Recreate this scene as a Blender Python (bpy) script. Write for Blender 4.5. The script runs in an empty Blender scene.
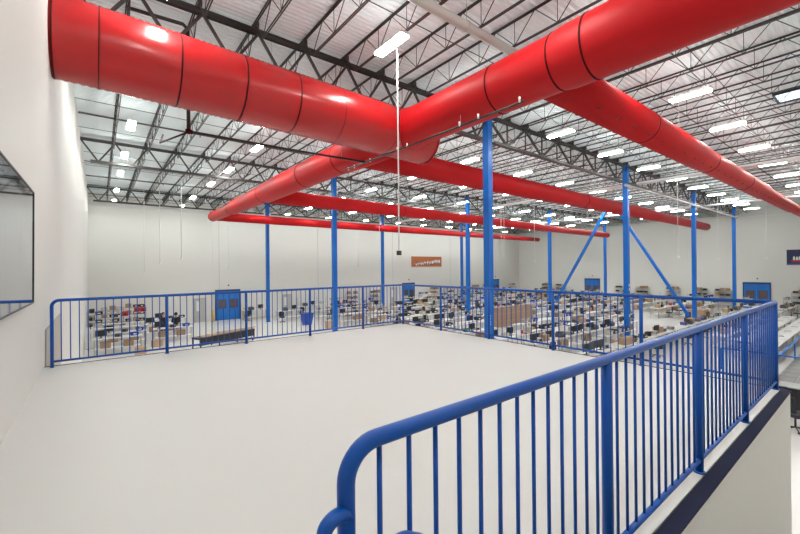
import bpy, math, random
from mathutils import Vector, Matrix
rnd = random.Random(7)
SC = bpy.context.scene
COL = SC.collection
PI = math.pi

# ------------------------------------------------------------------ materials
def mat(name, col, rough=0.5, metal=0.0, noise=0.0, nscale=8.0, bump=0.0, bscale=40.0, coat=0.0, emit=None, estr=0.0, spec=0.5):
    m = bpy.data.materials.new(name); m.use_nodes = True
    nt = m.node_tree; b = nt.nodes['Principled BSDF']
    c = (*col, 1)
    b.inputs['Base Color'].default_value = c
    b.inputs['Roughness'].default_value = rough
    b.inputs['Metallic'].default_value = metal
    b.inputs['Specular IOR Level'].default_value = spec
    if coat: b.inputs['Coat Weight'].default_value = coat
    if emit:
        b.inputs['Emission Color'].default_value = (*emit, 1); b.inputs['Emission Strength'].default_value = estr
    if noise or bump:
        tc = nt.nodes.new('ShaderNodeTexCoord'); n = nt.nodes.new('ShaderNodeTexNoise')
        n.inputs['Scale'].default_value = nscale; n.inputs['Detail'].default_value = 4
        nt.links.new(tc.outputs['Object'], n.inputs['Vector'])
        if noise:
            r = nt.nodes.new('ShaderNodeMapRange'); r.inputs[3].default_value = 1 - noise; r.inputs[4].default_value = 1 + noise
            nt.links.new(n.outputs['Fac'], r.inputs[0])
            mx = nt.nodes.new('ShaderNodeVectorMath'); mx.operation = 'SCALE'; mx.inputs[0].default_value = col
            nt.links.new(r.outputs[0], mx.inputs['Scale']); nt.links.new(mx.outputs[0], b.inputs['Base Color'])
        if bump:
            n2 = nt.nodes.new('ShaderNodeTexNoise'); n2.inputs['Scale'].default_value = bscale
            nt.links.new(tc.outputs['Object'], n2.inputs['Vector'])
            bp = nt.nodes.new('ShaderNodeBump'); bp.inputs['Strength'].default_value = bump; bp.inputs['Distance'].default_value = 0.01
            nt.links.new(n2.outputs['Fac'], bp.inputs['Height']); nt.links.new(bp.outputs[0], b.inputs['Normal'])
    return m

M = {}
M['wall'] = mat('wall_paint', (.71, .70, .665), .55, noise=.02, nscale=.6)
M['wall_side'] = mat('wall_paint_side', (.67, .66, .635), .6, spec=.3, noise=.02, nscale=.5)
M['band'] = mat('wall_band', (.42, .39, .35), .6)
M['platfloor'] = mat('platform_floor', (.54, .53, .512), .45, noise=.02, nscale=1.2, bump=.04, bscale=30)
M['hallfloor'] = mat('hall_floor', (.68, .67, .655), .25, noise=.03, nscale=.7)
M['platwall'] = mat('platform_wall', (.74, .73, .69), .6, noise=.015)
M['navy'] = mat('navy_trim', (.012, .015, .04), .8, spec=.15)
M['deck'] = mat('roof_deck', (.82, .89, .91), .45, noise=.03, nscale=2)
M['steel'] = mat('joist_steel', (.045, .040, .038), .5, noise=.2, nscale=3)
M['steel2'] = mat('girder_steel', (.045, .041, .040), .45, noise=.15, nscale=3)
M['blue'] = mat('blue_paint', (.001, .072, .36), .35, spec=.35, noise=.05, nscale=5)
M['bluecol'] = mat('blue_column_paint', (.002, .125, .50), .35, spec=.35, noise=.06, nscale=1.5)
M['bluedoor'] = mat('blue_door_paint', (.012, .16, .55), .45)
M['darkblue'] = mat('dark_blue_paint', (.01, .04, .16), .5)
M['red'] = mat('red_duct_paint', (.46, .010, .012), .26, coat=.08, noise=.04, nscale=1.0)
M['redfab'] = mat('red_fabric_duct', (.46, .006, .009), .5, spec=.2, noise=.04, nscale=1.0)
M['reddark'] = mat('red_seam', (.06, .004, .005), .8, spec=.1)
M['hole'] = mat('nozzle_black', (.02, .004, .004), .6)
M['galv'] = mat('galvanised_steel', (.42, .41, .40), .35, metal=.5, noise=.06)
M['palepipe'] = mat('pale_pipe_paint', (.40, .38, .35), .45)
M['white'] = mat('white_paint', (.74, .73, .72), .4)
M['lam'] = mat('white_laminate', (.70, .70, .69), .3, noise=.02)
M['blackpipe'] = mat('black_pipe', (.025, .012, .012), .45)
M['black'] = mat('black_plastic', (.015, .015, .018), .4)
M['dark'] = mat('dark_fabric', (.022, .024, .035), .8)
M['darkgrey'] = mat('dark_grey_metal', (.10, .10, .11), .45)
M['grey'] = mat('grey_plastic', (.30, .30, .30), .5)
M['beige'] = mat('beige_plastic', (.48, .45, .39), .5)
M['card'] = mat('cardboard', (.36, .235, .145), .8, noise=.08, nscale=4)
M['card2'] = mat('pale_cardboard', (.46, .33, .22), .8, noise=.08, nscale=4)
M['tape'] = mat('packing_tape', (.55, .45, .32), .3)
M['redbox'] = mat('red_plastic', (.45, .02, .02), .45)
M['bluebox'] = mat('blue_plastic', (.01, .06, .42), .45)
M['green'] = mat('green_plastic', (.05, .22, .10), .5)
M['yellow'] = mat('yellow_paint', (.75, .55, .08), .5)
M['purple'] = mat('violet_plastic', (.12, .10, .32), .5)
M['skin'] = mat('skin', (.45, .27, .19), .55)
M['hair'] = mat('black_hair', (.012, .010, .010), .6)
M['cloth1'] = mat('black_cloth', (.02, .02, .025), .9)
M['cloth2'] = mat('pink_grey_cloth', (.42, .33, .34), .9)
M['cloth3'] = mat('navy_cloth', (.03, .05, .12), .9)
M['greydoor'] = mat('grey_door_paint', (.46, .45, .42), .5)
M['glass'] = mat('dark_glass', (.05, .05, .06), .08)
M['warmglass'] = mat('brown_glass', (.13, .09, .08), .15)
M['rubber'] = mat('grey_mat_rubber', (.25, .25, .245), .7, noise=.05)
M['orange'] = mat('banner_orange', (.42, .13, .05), .6, noise=.35, nscale=2.0)
M['bannernavy'] = mat('banner_navy', (.02, .03, .09), .6)
M['sand'] = mat('banner_sand', (.50, .36, .22), .6)
M['tube'] = mat('lit_tube', (1, 1, 1), .5, emit=(.975, 1, .955), estr=91.0)
M['added_glow'] = mat('added_deck_glow', (1,1,1), .5, emit=(.975, 1, .955), estr=11.0)  # emission added to lift the roof deck, not a real lens
M['sky'] = mat('skylight_pane', (.5, .6, .7), .2, emit=(.62, .78, .95), estr=1.6)
M['screen'] = mat('screen_glass', (.46, .47, .53), .04, spec=1.0)
M['screen'].node_tree.nodes['Principled BSDF'].inputs['Metallic'].default_value = 1.0

# ------------------------------------------------------------------ mesh builder
class MB:
    def __init__(s): s.v = []; s.f = []; s.sm = []; s.mi = []
    def add(s, vs, fs, smooth=False, mi=0):
        o = len(s.v); s.v += [tuple(v) for v in vs]
        for f in fs: s.f.append(tuple(i + o for i in f)); s.sm.append(smooth); s.mi.append(mi)
        return s
    def box(s, x0, x1, y0, y1, z0, z1, mi=0):
        vs = [(x0,y0,z0),(x1,y0,z0),(x1,y1,z0),(x0,y1,z0),(x0,y0,z1),(x1,y0,z1),(x1,y1,z1),(x0,y1,z1)]
        return s.add(vs, [(0,3,2,1),(4,5,6,7),(0,1,5,4),(1,2,6,5),(2,3,7,6),(3,0,4,7)], mi=mi)
    def cbox(s, c, d, mi=0):
        return s.box(c[0]-d[0]/2, c[0]+d[0]/2, c[1]-d[1]/2, c[1]+d[1]/2, c[2]-d[2]/2, c[2]+d[2]/2, mi)
    def bevbox(s, x0, x1, y0, y1, z0, z1, b):
        # box with chamfered vertical and top edges
        def ring(z, i): return [(x0+b+i,y0+i,z),(x1-b-i,y0+i,z),(x1-i,y0+b+i,z),(x1-i,y1-b-i,z),(x1-b-i,y1-i,z),(x0+b+i,y1-i,z),(x0+i,y1-b-i,z),(x0+i,y0+b+i,z)]
        vs = ring(z0,0)+ring(z1-b,0)+ring(z1,b*.6)
        fs = [tuple(range(7,-1,-1)), tuple(range(16,24))]
        for k in (0,8):
            for i in range(8):
                j=(i+1)%8; fs.append((k+i,k+j,k+8+j,k+8+i))
        return s.add(vs, fs)
    def beam(s, a, b, w, h=None, mi=0):
        # rectangular bar a->b, w sideways, h in the other axis
        h = h or w
        a = Vector(a); b = Vector(b); d = (b-a).normalized()
        up = Vector((0,0,1)) if abs(d.z) < .95 else Vector((1,0,0))
        sd = d.cross(up).normalized(); u = sd.cross(d).normalized()
        vs = []
        for p in (a, b):
            for i, j in ((-1,-1),(1,-1),(1,1),(-1,1)): vs.append(p + sd*(i*w/2) + u*(j*h/2))
        return s.add(vs, [(3,2,1,0),(4,5,6,7),(0,1,5,4),(1,2,6,5),(2,3,7,6),(3,0,4,7)], mi=mi)
    def tube(s, pts, r, n=10, caps=True, mi=0, radii=None):
        pts = [Vector(p) for p in pts]; N = len(pts)
        prev = None; vs = []
        for i, p in enumerate(pts):
            t = (pts[min(i+1,N-1)] - pts[max(i-1,0)]).normalized()
            if prev is None:
                ref = Vector((0,0,1)) if abs(t.z) < .9 else Vector((1,0,0))
                u = t.cross(ref).normalized()
            else:
                u = (prev - t*prev.dot(t)).normalized()
            prev = u; w = t.cross(u)
            rr = radii[i] if radii else r
            for k in range(n):
                a = 2*PI*k/n; vs.append(p + (u*math.cos(a)+w*math.sin(a))*rr)
        fs = []
        for i in range(N-1):
            for k in range(n):
                k2=(k+1)%n; fs.append((i*n+k, i*n+k2, (i+1)*n+k2, (i+1)*n+k))
        s.add(vs, fs, True, mi)
        if caps:
            o = len(s.v)-len(vs)
            s.f.append(tuple(o+k for k in range(n-1,-1,-1))); s.sm.append(False); s.mi.append(mi)
            s.f.append(tuple(o+(N-1)*n+k for k in range(n))); s.sm.append(False); s.mi.append(mi)
        return s
    def prism(s, poly, y0, y1, axis='Y'):
        n = len(poly)
        if axis == 'Y': vs = [(x,y0,z) for x,z in poly]+[(x,y1,z) for x,z in poly]
        elif axis == 'X': vs = [(y0,x,z) for x,z in poly]+[(y1,x,z) for x,z in poly]
        else: vs = [(x,z,y0) for x,z in poly]+[(x,z,y1) for x,z in poly]
        fs = [tuple(range(n-1,-1,-1)), tuple(range(n,2*n))]
        for i in range(n):
            j=(i+1)%n; fs.append((i,j,n+j,n+i))
        return s.add(vs, fs)
    def mesh(s, name, m):
        me = bpy.data.meshes.new(name); me.from_pydata(s.v, [], s.f); me.update()
        me.polygons.foreach_set('use_smooth', s.sm)
        ms = m if isinstance(m, (list, tuple)) else [m]
        for x in ms: me.materials.append(x)
        if len(ms) > 1: me.polygons.foreach_set('material_index', s.mi)
        return me
    def build(s, name, m, parent=None, loc=None, rz=0.0):
        o = bpy.data.objects.new(name, s.mesh(name, m)); COL.objects.link(o)
        if parent is not None: o.parent = parent
        if loc is not None: o.location = loc
        if rz: o.rotation_euler = (0,0,rz)
        return o

def tag(o, label=None, cat=None, group=None, kind=None):
    if label: o['label'] = label
    if cat: o['category'] = cat
    if group: o['group'] = group
    if kind: o['kind'] = kind
    return o
def empty(name, loc, label, cat, group=None, rz=0.0):
    o = bpy.data.objects.new(name, None); COL.objects.link(o); o.location = loc; o.rotation_euler = (0,0,rz)
    o.empty_display_size = .2
    return tag(o, label, cat, group)
def struct(name, mb, m, parent=None):
    o = mb.build(name, m, parent)
    if parent is None: o['kind'] = 'structure'
    return o
CH = {}
def reg(root):   # remember the children of a prototype
    CH[root.name] = [o for o in COL.objects if o.parent == root]
    for c in CH[root.name]: CH[c.name] = [o for o in COL.objects if o.parent == c]
    return root
def dup(root, loc, rz=None, label=None, group=None, scale=None):
    r = root.copy(); COL.objects.link(r); r.location = loc
    if rz is not None: r.rotation_euler = (0,0,rz)
    if label: r['label'] = label
    if group: r['group'] = group
    if scale: r.scale = scale
    for ch in CH.get(root.name, []):
        c = ch.copy(); COL.objects.link(c); c.parent = r
        for g in CH.get(ch.name, []):
            d = g.copy(); COL.objects.link(d); d.parent = c
    return r
class Proto:      # the first placement moves the prototype itself, the rest are copies
    def __init__(s, make): s.make = make; s.root = None
    def place(s, loc, rz, label, group=None, scale=None):
        if s.root is None:
            s.root = s.make(); r = s.root; bpy_children(r)
            r.location = loc; r.rotation_euler = (0,0,rz); r['label'] = label
            if scale: r.scale = scale
            if group: r['group'] = group
            return r
        return dup(s.root, loc, rz, label, group, scale or (1,1,1))
def bpy_children(r): reg(r)

# ------------------------------------------------------------------ key dimensions
PF = -1.505         # platform floor
HF = -4.85          # hall floor
K = 1.21
DK = 6.228          # roof deck underside
YF, XR, YN = 8.05, 6.40, 0.868     # guard railing lines
GX, GY, SX, SY = 10.08*K, 8.15*K, 10.67*K, 10.47*K
FW, RW, BW = 39.3, 56.7, -2.75     # far wall, right wall, back wall
def lwx(z): return -.676 + .009*(z - PF)

# ------------------------------------------------------------------ room shell
ceiling = MB()
pitch = .15; y = BW
prof = []
while y < FW:
    prof += [(y, DK), (y+.05, DK), (y+.075, DK+.04), (y+.125, DK+.04)]; y += pitch
prof.append((y, DK))
vs = [(lwx(DK)-.1, a, b) for a, b in prof] + [(RW+.1, a, b) for a, b in prof]; n = len(prof)
ceiling.add(vs, [(i, i+1, n+i+1, n+i) for i in range(n-1)])
ceiling.box(lwx(DK)-.1, RW+.1, BW-.2, FW+.2, DK+.06, DK+.16)
struct('ceiling', ceiling, M['deck'])
struct('floor', MB().box(-1.2, RW+.2, BW-.2, FW+.2, HF-.2, HF), M['hallfloor'])
lw = MB(); z0, z1 = HF, DK+.05
lw.add([(lwx(z0),BW-.2,z0),(lwx(z0),FW+.1,z0),(lwx(z1),FW+.1,z1),(lwx(z1),BW-.2,z1),
        (-1.2,BW-.2,z0),(-1.2,FW+.1,z0),(-1.2,FW+.1,z1),(-1.2,BW-.2,z1)],
       [(0,1,2,3),(7,6,5,4),(0,3,7,4),(1,5,6,2),(3,2,6,7),(0,4,5,1)])
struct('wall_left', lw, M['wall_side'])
struct('wall_far', MB().box(-1.2, RW+.2, FW, FW+.2, HF, DK+.05), M['wall'])
struct('wall_right', MB().box(RW, RW+.2, BW-.2, FW, HF, DK+.05), M['wall'])
struct('wall_back', MB().box(-1.2, RW+.2, BW-.2, BW, HF, DK+.05), M['wall'])
# vertical joints of the far and right wall panels + cap angles catching light
t = MB()
for x in (9.0, 19.2, 29.6, 40.0, 50.2): t.box(x, x+.025, FW-.012, FW, HF, DK)
struct('trim_1', t, M['palepipe'])
struct('trim_2', MB().box(lwx(5), RW, FW-.14, FW-.004, 5.24, 5.32), M['white'])
struct('trim_3', MB().box(RW-.14, RW-.004, BW, FW, 5.24, 5.32), M['white'])
# low left wall band beyond the platform, shade put into its tan colour
zb = -.93
band = MB().add([(lwx(HF)+.02,8.25,HF),(lwx(HF)+.02,11.3,HF),(lwx(zb)+.02,11.3,zb),(lwx(zb)+.02,8.25,zb),
                 (lwx(HF)-.1,8.25,HF),(lwx(HF)-.1,11.3,HF),(lwx(zb)-.1,11.3,zb),(lwx(zb)-.1,8.25,zb)],
                [(0,1,2,3),(0,3,7,4),(3,2,6,7),(1,5,6,2)])
struct('trim_4', band, M['band'])
# platform
pf = MB()
pf.box(lwx(PF)-.3, XR+.03, YN-.03, YF+.13, PF-.25, PF)
pf.box(lwx(PF)-.3, .42, BW, YN-.03, PF-.25, PF)
struct('platform_floor', pf, M['platfloor'])
struct('wall_platform_far', MB().box(lwx(HF)-.1, XR+.03, YF-.1, YF+.10, HF, PF-.25), M['platwall'])
struct('wall_platform_right', MB().box(XR-.2, XR+.03, YN-.12, YF-.1, HF, PF-.002), M['platwall'])
struct('wall_platform_side', MB().box(.42, XR-.2, YN-.12, YN-.045, HF, PF-.002), M['platwall'])
struct('wall_platform_landing', MB().box(.34, .42, BW, YN-.05, HF, PF-.25), M['platwall'])
struct('trim_5', MB().box(.42, XR+.06, YN-.13, YN-.04, PF-.004, PF+.006), M['navy'])
struct('trim_6', MB().box(lwx(PF)+.002, XR+.06, YF+.10, YF+.14, PF-.25, PF+.004), M['navy'])
struct('trim_7', MB().box(XR+.03, XR+.06, YN-.04, YF+.10, PF-.25, PF+.004), M['navy'])

# staircase going down beside the platform wall
st = MB(); ns = 19; rise = (PF-HF)/ns; run = .29
for k in range(ns-1):
    zt = PF - rise*(k+1); x = .43 + run*k
    st.box(x, x+run+.02, -.42, YN-.14, zt-.04, zt)
    st.box(x+run, x+run+.02, -.42, YN-.14, zt-rise, zt-.04)
stair = empty('staircase', (0,0,0), 'steel staircase descending along the grey side wall under the nearest blue railing', 'staircase')
st.build('steps', M['darkgrey'], stair)
sg = MB()
for yy in (-.45, YN-.137):
    sg.beam((.60, yy, PF-.36), (.43+run*(ns-1), yy, HF+.1), .012 if yy > 0 else .04, .26)
sg.build('stringer', M['darkblue'], stair)

# ------------------------------------------------------------------ guard railings
TOP = 1.067 - .024; BOT = .092
def arc(c, r, a0, a1, ax, n=8):   # ax: unit vector of the horizontal direction
    return [Vector(c) + Vector(ax)*(r*math.cos(a0+(a1-a0)*i/n)) + Vector((0,0,1))*(r*math.sin(a0+(a1-a0)*i/n)) for i in range(n+1)]
def railing(label, p0, dirv, length, posts, bend_start, name='guard_railing'):
    root = empty(name, (p0[0], p0[1], PF), label, 'railing')
    d = Vector(dirv)
    P = lambda s, z: d*s + Vector((0,0,z))
    r = .024; R = .095
    if bend_start:
        pts = [P(0,0), P(0,TOP-R-.3), P(0,TOP-R-.01)] + [P(R,TOP-R) + d*(-R*math.cos(a)) + Vector((0,0,R*math.sin(a))) for a in [PI/2*i/9 for i in range(10)]] + [P(length*.5,TOP), P(length,TOP)]
    else:
        pts = [P(0,TOP), P(length*.5,TOP), P(length,TOP)]
    MB().tube(pts, r, 14).build('top_rail', M['blue'], root)
    MB().tube([P(0,BOT), P(length*.5,BOT), P(length,BOT)], .017, 10).build('bottom_rail', M['blue'], root)
    for s in posts:
        m = MB().tube([P(s,0), P(s,.5), P(s,TOP)], .026, 12)
        q = P(s,0); po = m.build('post', M['blue'], root)
        MB().tube([q, q+Vector((0,0,.012))], .036, 14).build('foot_collar', M['blue'], po)
    allp = ([0.0] if bend_start else []) + list(posts)
    allp = sorted(set(allp))
    me = MB().tube([(0,0,BOT), (0,0,TOP-.01)], .0078, 8).mesh('baluster', M['blue'])
    for a, b in zip(allp[:-1], allp[1:]):
        nb = max(1, round((b-a)/.1085)); st_ = (b-a)/nb
        for i in range(1, nb):
            s = a + st_*i
            o = bpy.data.objects.new('baluster', me); COL.objects.link(o); o.parent = root; o.location = d*s
    return root
fx0 = -.575
railing('long blue railing along the far edge of the platform, starting at the left wall', (fx0, YF), (1,0,0), XR-fx0,
        [.966-fx0, 2.348-fx0, 3.731-fx0, 5.135-fx0, XR-fx0], True)
railing('blue railing along the right platform edge, from far corner to near corner', (XR, YF), (0,-1,0), YF-YN,
        [1.44, 2.87, 4.308, 5.73], False)
nx0 = .497
railing('nearest blue railing with a curved end, rising from lower centre to the right', (nx0, YN), (1,0,0), XR-nx0,
        [1.965-nx0, 3.421-nx0, 4.848-nx0, XR-nx0], True)
# stair handrail joining the curved end post
hr = empty('stair_handrail', (nx0, YN, PF), 'short curved blue stair handrail joined to the curved end of the nearest railing', 'handrail')
c = Vector((0, 0, .915))
kp = [Vector(p) for p in ((.0,-.005,.872),(-.015,-.012,.884),(-.042,-.023,.894),(-.063,-.03,.892),(-.078,-.034,.880),(-.083,-.042,.858),(-.076,-.052,.825),(-.05,-.06,.79),(-.005,-.07,.768),(.05,-.07,.774),(.10,-.07,.788),(.14,-.07,.787),(.18,-.07,.765),(.6,-.07,.42),(2.0,-.07,-.45),(3.8,-.07,-1.57))]
pts = []
for q in range(len(kp)-1):
    a_, b_, c_, d_ = kp[max(q-1,0)], kp[q], kp[q+1], kp[min(q+2,len(kp)-1)]
    for u in ((0,.25,.5,.75) if q < 11 else (0,)):
        pts.append(.5*((2*b_) + (c_-a_)*u + (2*a_-5*b_+4*c_-d_)*u*u + (3*b_-a_-3*c_+d_)*u**3))
pts.append(kp[-1])
MB().tube(pts, .019, 12).build('grip', M['blue'], hr)
for s, z in ((2.0,-.46), (3.7,-1.52)):
    MB().tube([(s,-.07,z), (s,-.07,z-.06), (s,-.12,z-.08)], .008, 8).build('bracket', M['blue'], hr)

# ------------------------------------------------------------------ television on the left wall
tv = empty('television', (-.583, 5.0, .265), 'large dark wall screen on the left wall reflecting the hall', 'television')
hw, hh = 1.01, .63
MB().bevbox(-.03, .0, -hw, hw, -hh, hh, .004).build('back_case', M['black'], tv)
fr = MB(); b = .012
fr.box(-.03, .012, -hw, hw, hh-b, hh); fr.box(-.03, .012, -hw, hw, -hh, -hh+b)
fr.box(-.03, .012, -hw, -hw+b, -hh+b, hh-b); fr.box(-.03, .012, hw-b, hw, -hh+b, hh-b)
fr.build('frame', M['black'], tv)
MB().box(0, .004, -hw+b, hw-b, -hh+b, hh-b).build('screen', M['screen'], tv)
MB().box(-.075, -.03, -.5, .5, -.3, .3).build('wall_mount', M['darkgrey'], tv)
tv.rotation_euler = (0, math.radians(.5), 0)

# ------------------------------------------------------------------ columns
def column(i, j):
    x, yy = GX+SX*i, GY+SY*j
    names = {(0,0):'nearest thick blue column right behind the platform railing', (0,1):'blue column behind the far railing, second thickest at centre left',
             (0,2):'slim blue column just right of the blue double door on the far wall', (1,0):'blue column left of the right-leaning brace, right of centre',
             (1,1):'thin blue column immediately left of the nearest thick column, wider of the pair', (1,2):'slim blue column left of the orange wall banner',
             (2,0):'blue column at the foot of the right-leaning brace, marked with a white digit', (2,1):'slim blue column at the foot of the left-leaning brace',
             (2,2):'thinnest blue column of the pair left of the nearest thick column', (3,0):'blue column at the end of the pale horizontal pipe, near the right wall door',
             (3,1):'slim blue column behind the left-leaning brace beside the blue door', (3,2):'far slim blue column hidden near the back corner'}
    root = empty('steel_column', (x, yy, HF), names[(i,j)], 'column')
    w = .135; H = 5.0*K - HF
    m = MB()
    # H-section: two flanges and a web
    m.box(-w, w, -w, -w+.025, .02, H-.06); m.box(-w, w, w-.025, w, .02, H-.06); m.box(-.012, .012, -w+.025, w-.025, .02, H-.06)
    m.box(-w, -w+.02, -w+.025, w-.025, .02, H-.06); m.box(w-.02, w, -w+.025, w-.025, .02, H-.06)
    m.build('shaft', M['bluecol'], root)
    MB().box(-.2, .2, -.2, .2, 0, .02).build('base_plate', M['darkblue'], root)
    cp = MB().box(-.17, .17, -.14, .14, H-.06, H-.03)
    cp.prism([(-.135,H-.4),(-.135,H-.06),(-.27,H-.06),(-.27,H-.14)], -.02, .02)
    cp.prism([(.135,H-.4),(.27,H-.14),(.27,H-.06),(.135,H-.06)], -.02, .02)
    cp.build('cap', M['bluecol'], root)
    if (i,j) == (2,0):
        cu = bpy.data.curves.new('digit', 'FONT'); cu.body = '5'; cu.size = .9; cu.align_x = 'CENTER'; cu.align_y = 'CENTER'; cu.extrude = .004
        t = bpy.data.objects.new('painted_digit', cu); COL.objects.link(t); t.parent = root
        t.location = (-.0, -w-.005, 3.45); t.rotation_euler = (PI/2, 0, 0); cu.materials.append(M['white']); t.scale = (.42,.6,1)
        t['label'] = 'white painted digit 5'
    if (i,j) == (0,0):
        s_ = MB()
        for dx, dz in ((-.09,0), (.07,.0)):
            for k in range(4): s_.box(dx, dx+.022, -w-.006, -w, 3.0+dz+k*.11-.45, 3.07+dz+k*.11-.45)
        s_.build('sticker_marks', M['white'], root)
    if (i,j) == (1,0):
        s_ = MB()
        s_.box(-.05,.05,-w-.006,-w,3.32,3.48); s_.box(-.05,.05,-w-.006,-w,3.58,3.74); s_.box(-.06,.05,-w-.006,-w,1.75,1.9)
        s_.build('sticker_marks', M['white'], root)
for i in range(4):
    for j in range(3):
        if (i,j) != (3,2): column(i, j)
# chevron braces in the plane of the third column line
xb = GX+2*SX
for s, lab in ((-1,'blue diagonal brace leaning right down to the column marked with a digit'), (1,'blue diagonal brace leaning left down towards the slim column, left of the pair')):
    ym = GY+SY/2
    yb = GY + (.40 if s < 0 else SY-.40)
    r = empty('diagonal_brace', (xb, yb, -3.45*K), lab, 'brace')
    MB().beam((0, 0, 0), (0, ym+s*.2-yb, (4.75+3.45)*K), .22, .22).build('strut', M['bluecol'], r)
    MB().prism([(-.15*abs(s), -.3), (.25, -.3), (.25, .3), (-.15, .3)], -.02, .02, axis='X').build('gusset_plate', M['darkblue'], r)
    MB().box(-.1, .1, (ym+s*.2-yb)-.12, (ym+s*.2-yb)+.12, 8.18*K, 8.30*K).build('top_plate', M['bluecol'], r)

# ------------------------------------------------------------------ roof structure
GT, GB = 4.97*K, 4.10*K        # girder chord levels
gchord, gbot, gweb = MB(), MB(), MB()
L = SX
for dy in (-.055, .055):
    gchord.box(0, L, dy-.05, dy+.05, -.012, .012); gchord.box(0, L, dy-.006, dy+.006, -.10, -.012)
    gbot.box(.35, L-.35, dy-.05, dy+.05, -.012, .012); gbot.box(.35, L-.35, dy-.006, dy+.006, .012, .10)
npan = 10; w_ = L/npan
for k in range(npan):
    xt0, xt1, xm = k*w_, (k+1)*w_, (k+.5)*w_
    gweb.beam((xt0, 0, GT-.05), (xm, 0, GB+.05), .055, .065)
    gweb.beam((xm, 0, GB+.05), (xt1, 0, GT-.05), .055, .065)
mesh_gt = gchord.mesh('top_chord', M['steel2']); mesh_gb = gbot.mesh('bottom_chord', M['steel2']); mesh_gw = gweb.mesh('web', M['steel2'])
gweb2 = MB(); w2_ = L/5
for k in range(5):
    xt0, xt1, xm = k*w2_, (k+1)*w2_, (k+.5)*w2_
    gweb2.beam((xt0, 0, GT-.05), (xm, 0, GB+.05), .07, .08); gweb2.beam((xm, 0, GB+.05), (xt1, 0, GT-.05), .07, .08)
    gweb2.beam((xm, 0, GB+.05), (xm, 0, GT-.05), .05, .05)
    if k: gweb2.beam((xt0, 0, GT-.05), (xt0, 0, GB+.05), .04, .04)
mesh_gw2 = gweb2.mesh('web', M['steel2'])
def make_girder():
    r = empty('roof_girder', (0,0,0), 'girder', 'girder')
    for nm, me, z in (('top_chord', mesh_gt, GT), ('bottom_chord', mesh_gb, GB), ('web', mesh_gw, 0)):
        o = bpy.data.objects.new(nm, me); COL.objects.link(o); o.parent = r; o.location = (0,0,z)
    return r
gird = Proto(make_girder)
rowname = {-1:'behind the viewer', 0:'on the nearest column line', 1:'on the middle column line', 2:'on the farthest column line'}
for j in range(-1, 3):
    for i in range(-1, 4):
        x0 = GX + SX*i; sc = None
        if i == -1: sc = ((GX - lwx(5))/SX, 1, 1); x0 = lwx(5)+.01
        if i == 3:
            if j == -1: continue
            bm = MB(); Lb = RW-x0-.02
            bz = GT+.012
            bm.box(.0,Lb,-.1,.1,bz-.012,bz); bm.box(.0,Lb,-.1,.1,bz-.3,bz-.288); bm.box(.0,Lb,-.006,.006,bz-.288,bz-.012)
            ob = bm.build('roof_beam', M['palepipe']); ob.location = (x0, GY+SY*j, 0)
            tag(ob, 'pale roof beam %s, reaching the right wall' % rowname[j], 'roof beam', 'roof beams'); continue
        if j == -1 and i > 1: continue
        place = ['from the left wall to the first column','first bay right of the first column','second bay','third bay','last bay at the right wall'][i+1]
        gr_ = gird.place((x0, GY+SY*j, 0), 0, 'dark roof girder %s, %s' % (rowname[j], place), 'roof girders', scale=sc)
        if i >= 0:
            for ch in [o for o in COL.objects if o.parent == gr_ and o.name.startswith('web')]: ch.data = mesh_gw2
# joists (one per bay and line)
JT, JB = 5.14*K, 4.60*K
jl = SY - .02
jt, jb, jw = MB(), MB(), MB()
for dx in (-.022, .022):
    jt.box(dx-.016, dx+.016, 0, jl, -.003, .003); jt.box(dx-.003, dx+.003, 0, jl, -.034, -.003)
    jb.box(dx-.014, dx+.014, .55, jl-.55, -.003, .003); jb.box(dx-.003, dx+.003, .55, jl-.55, .003, .028)
for y_ in (0, jl-.14): jt.box(-.045, .045, y_, y_+.14, -(JT-GT)+.013, -.034)
npj = 10; pw_ = (jl-1.1)/npj
jw.beam((0,.02,JT-.03), (0,.55,JB+.02), .018, .018)
for k in range(npj):
    a = .55+pw_*k
    jw.beam((0,a,JB+.02), (0,a+pw_/2,JT-.02), .016, .016); jw.beam((0,a+pw_/2,JT-.02), (0,a+pw_,JB+.02), .016, .016)
    jw.beam((0,a,JB), (0,a,JT), .012, .012)
jw.beam((0,jl-.55,JB+.02), (0,jl-.02,JT-.03), .018, .018)
jmt, jmb, jmw = jt.mesh('top_chord', M['steel']), jb.mesh('bottom_chord', M['steel']), jw.mesh('web', M['steel'])
def make_joist():
    r = empty('bar_joist', (0,0,0), 'j', 'joist')
    for nm, me, z in (('top_chord', jmt, JT), ('bottom_chord', jmb, JB), ('web', jmw, 0)):
        o = bpy.data.objects.new(nm, me); COL.objects.link(o); o.parent = r; o.location = (0,0,z)
    return r
joist = Proto(make_joist)
baytxt = ['bay over and behind the viewer','bay between the near and middle girder lines','bay between the middle and far girder lines','bay against the far wall']
for j in range(-1, 3):
    k = 0
    for n_ in range(53):
        x = (.48 + 1.067*n_)*K
        if x > RW-.3: break
        y0 = GY+SY*j + .01; sc = None
        if j == 2: sc = (1, (FW-.15-y0)/jl, 1)
        if j == -1 and n_ > 34: continue
        joist.place((x, y0, 0), 0, 'dark open-web bar joist under the corrugated deck, %s' % baytxt[j+1], 'bar joists, '+baytxt[j+1], scale=sc)
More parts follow.
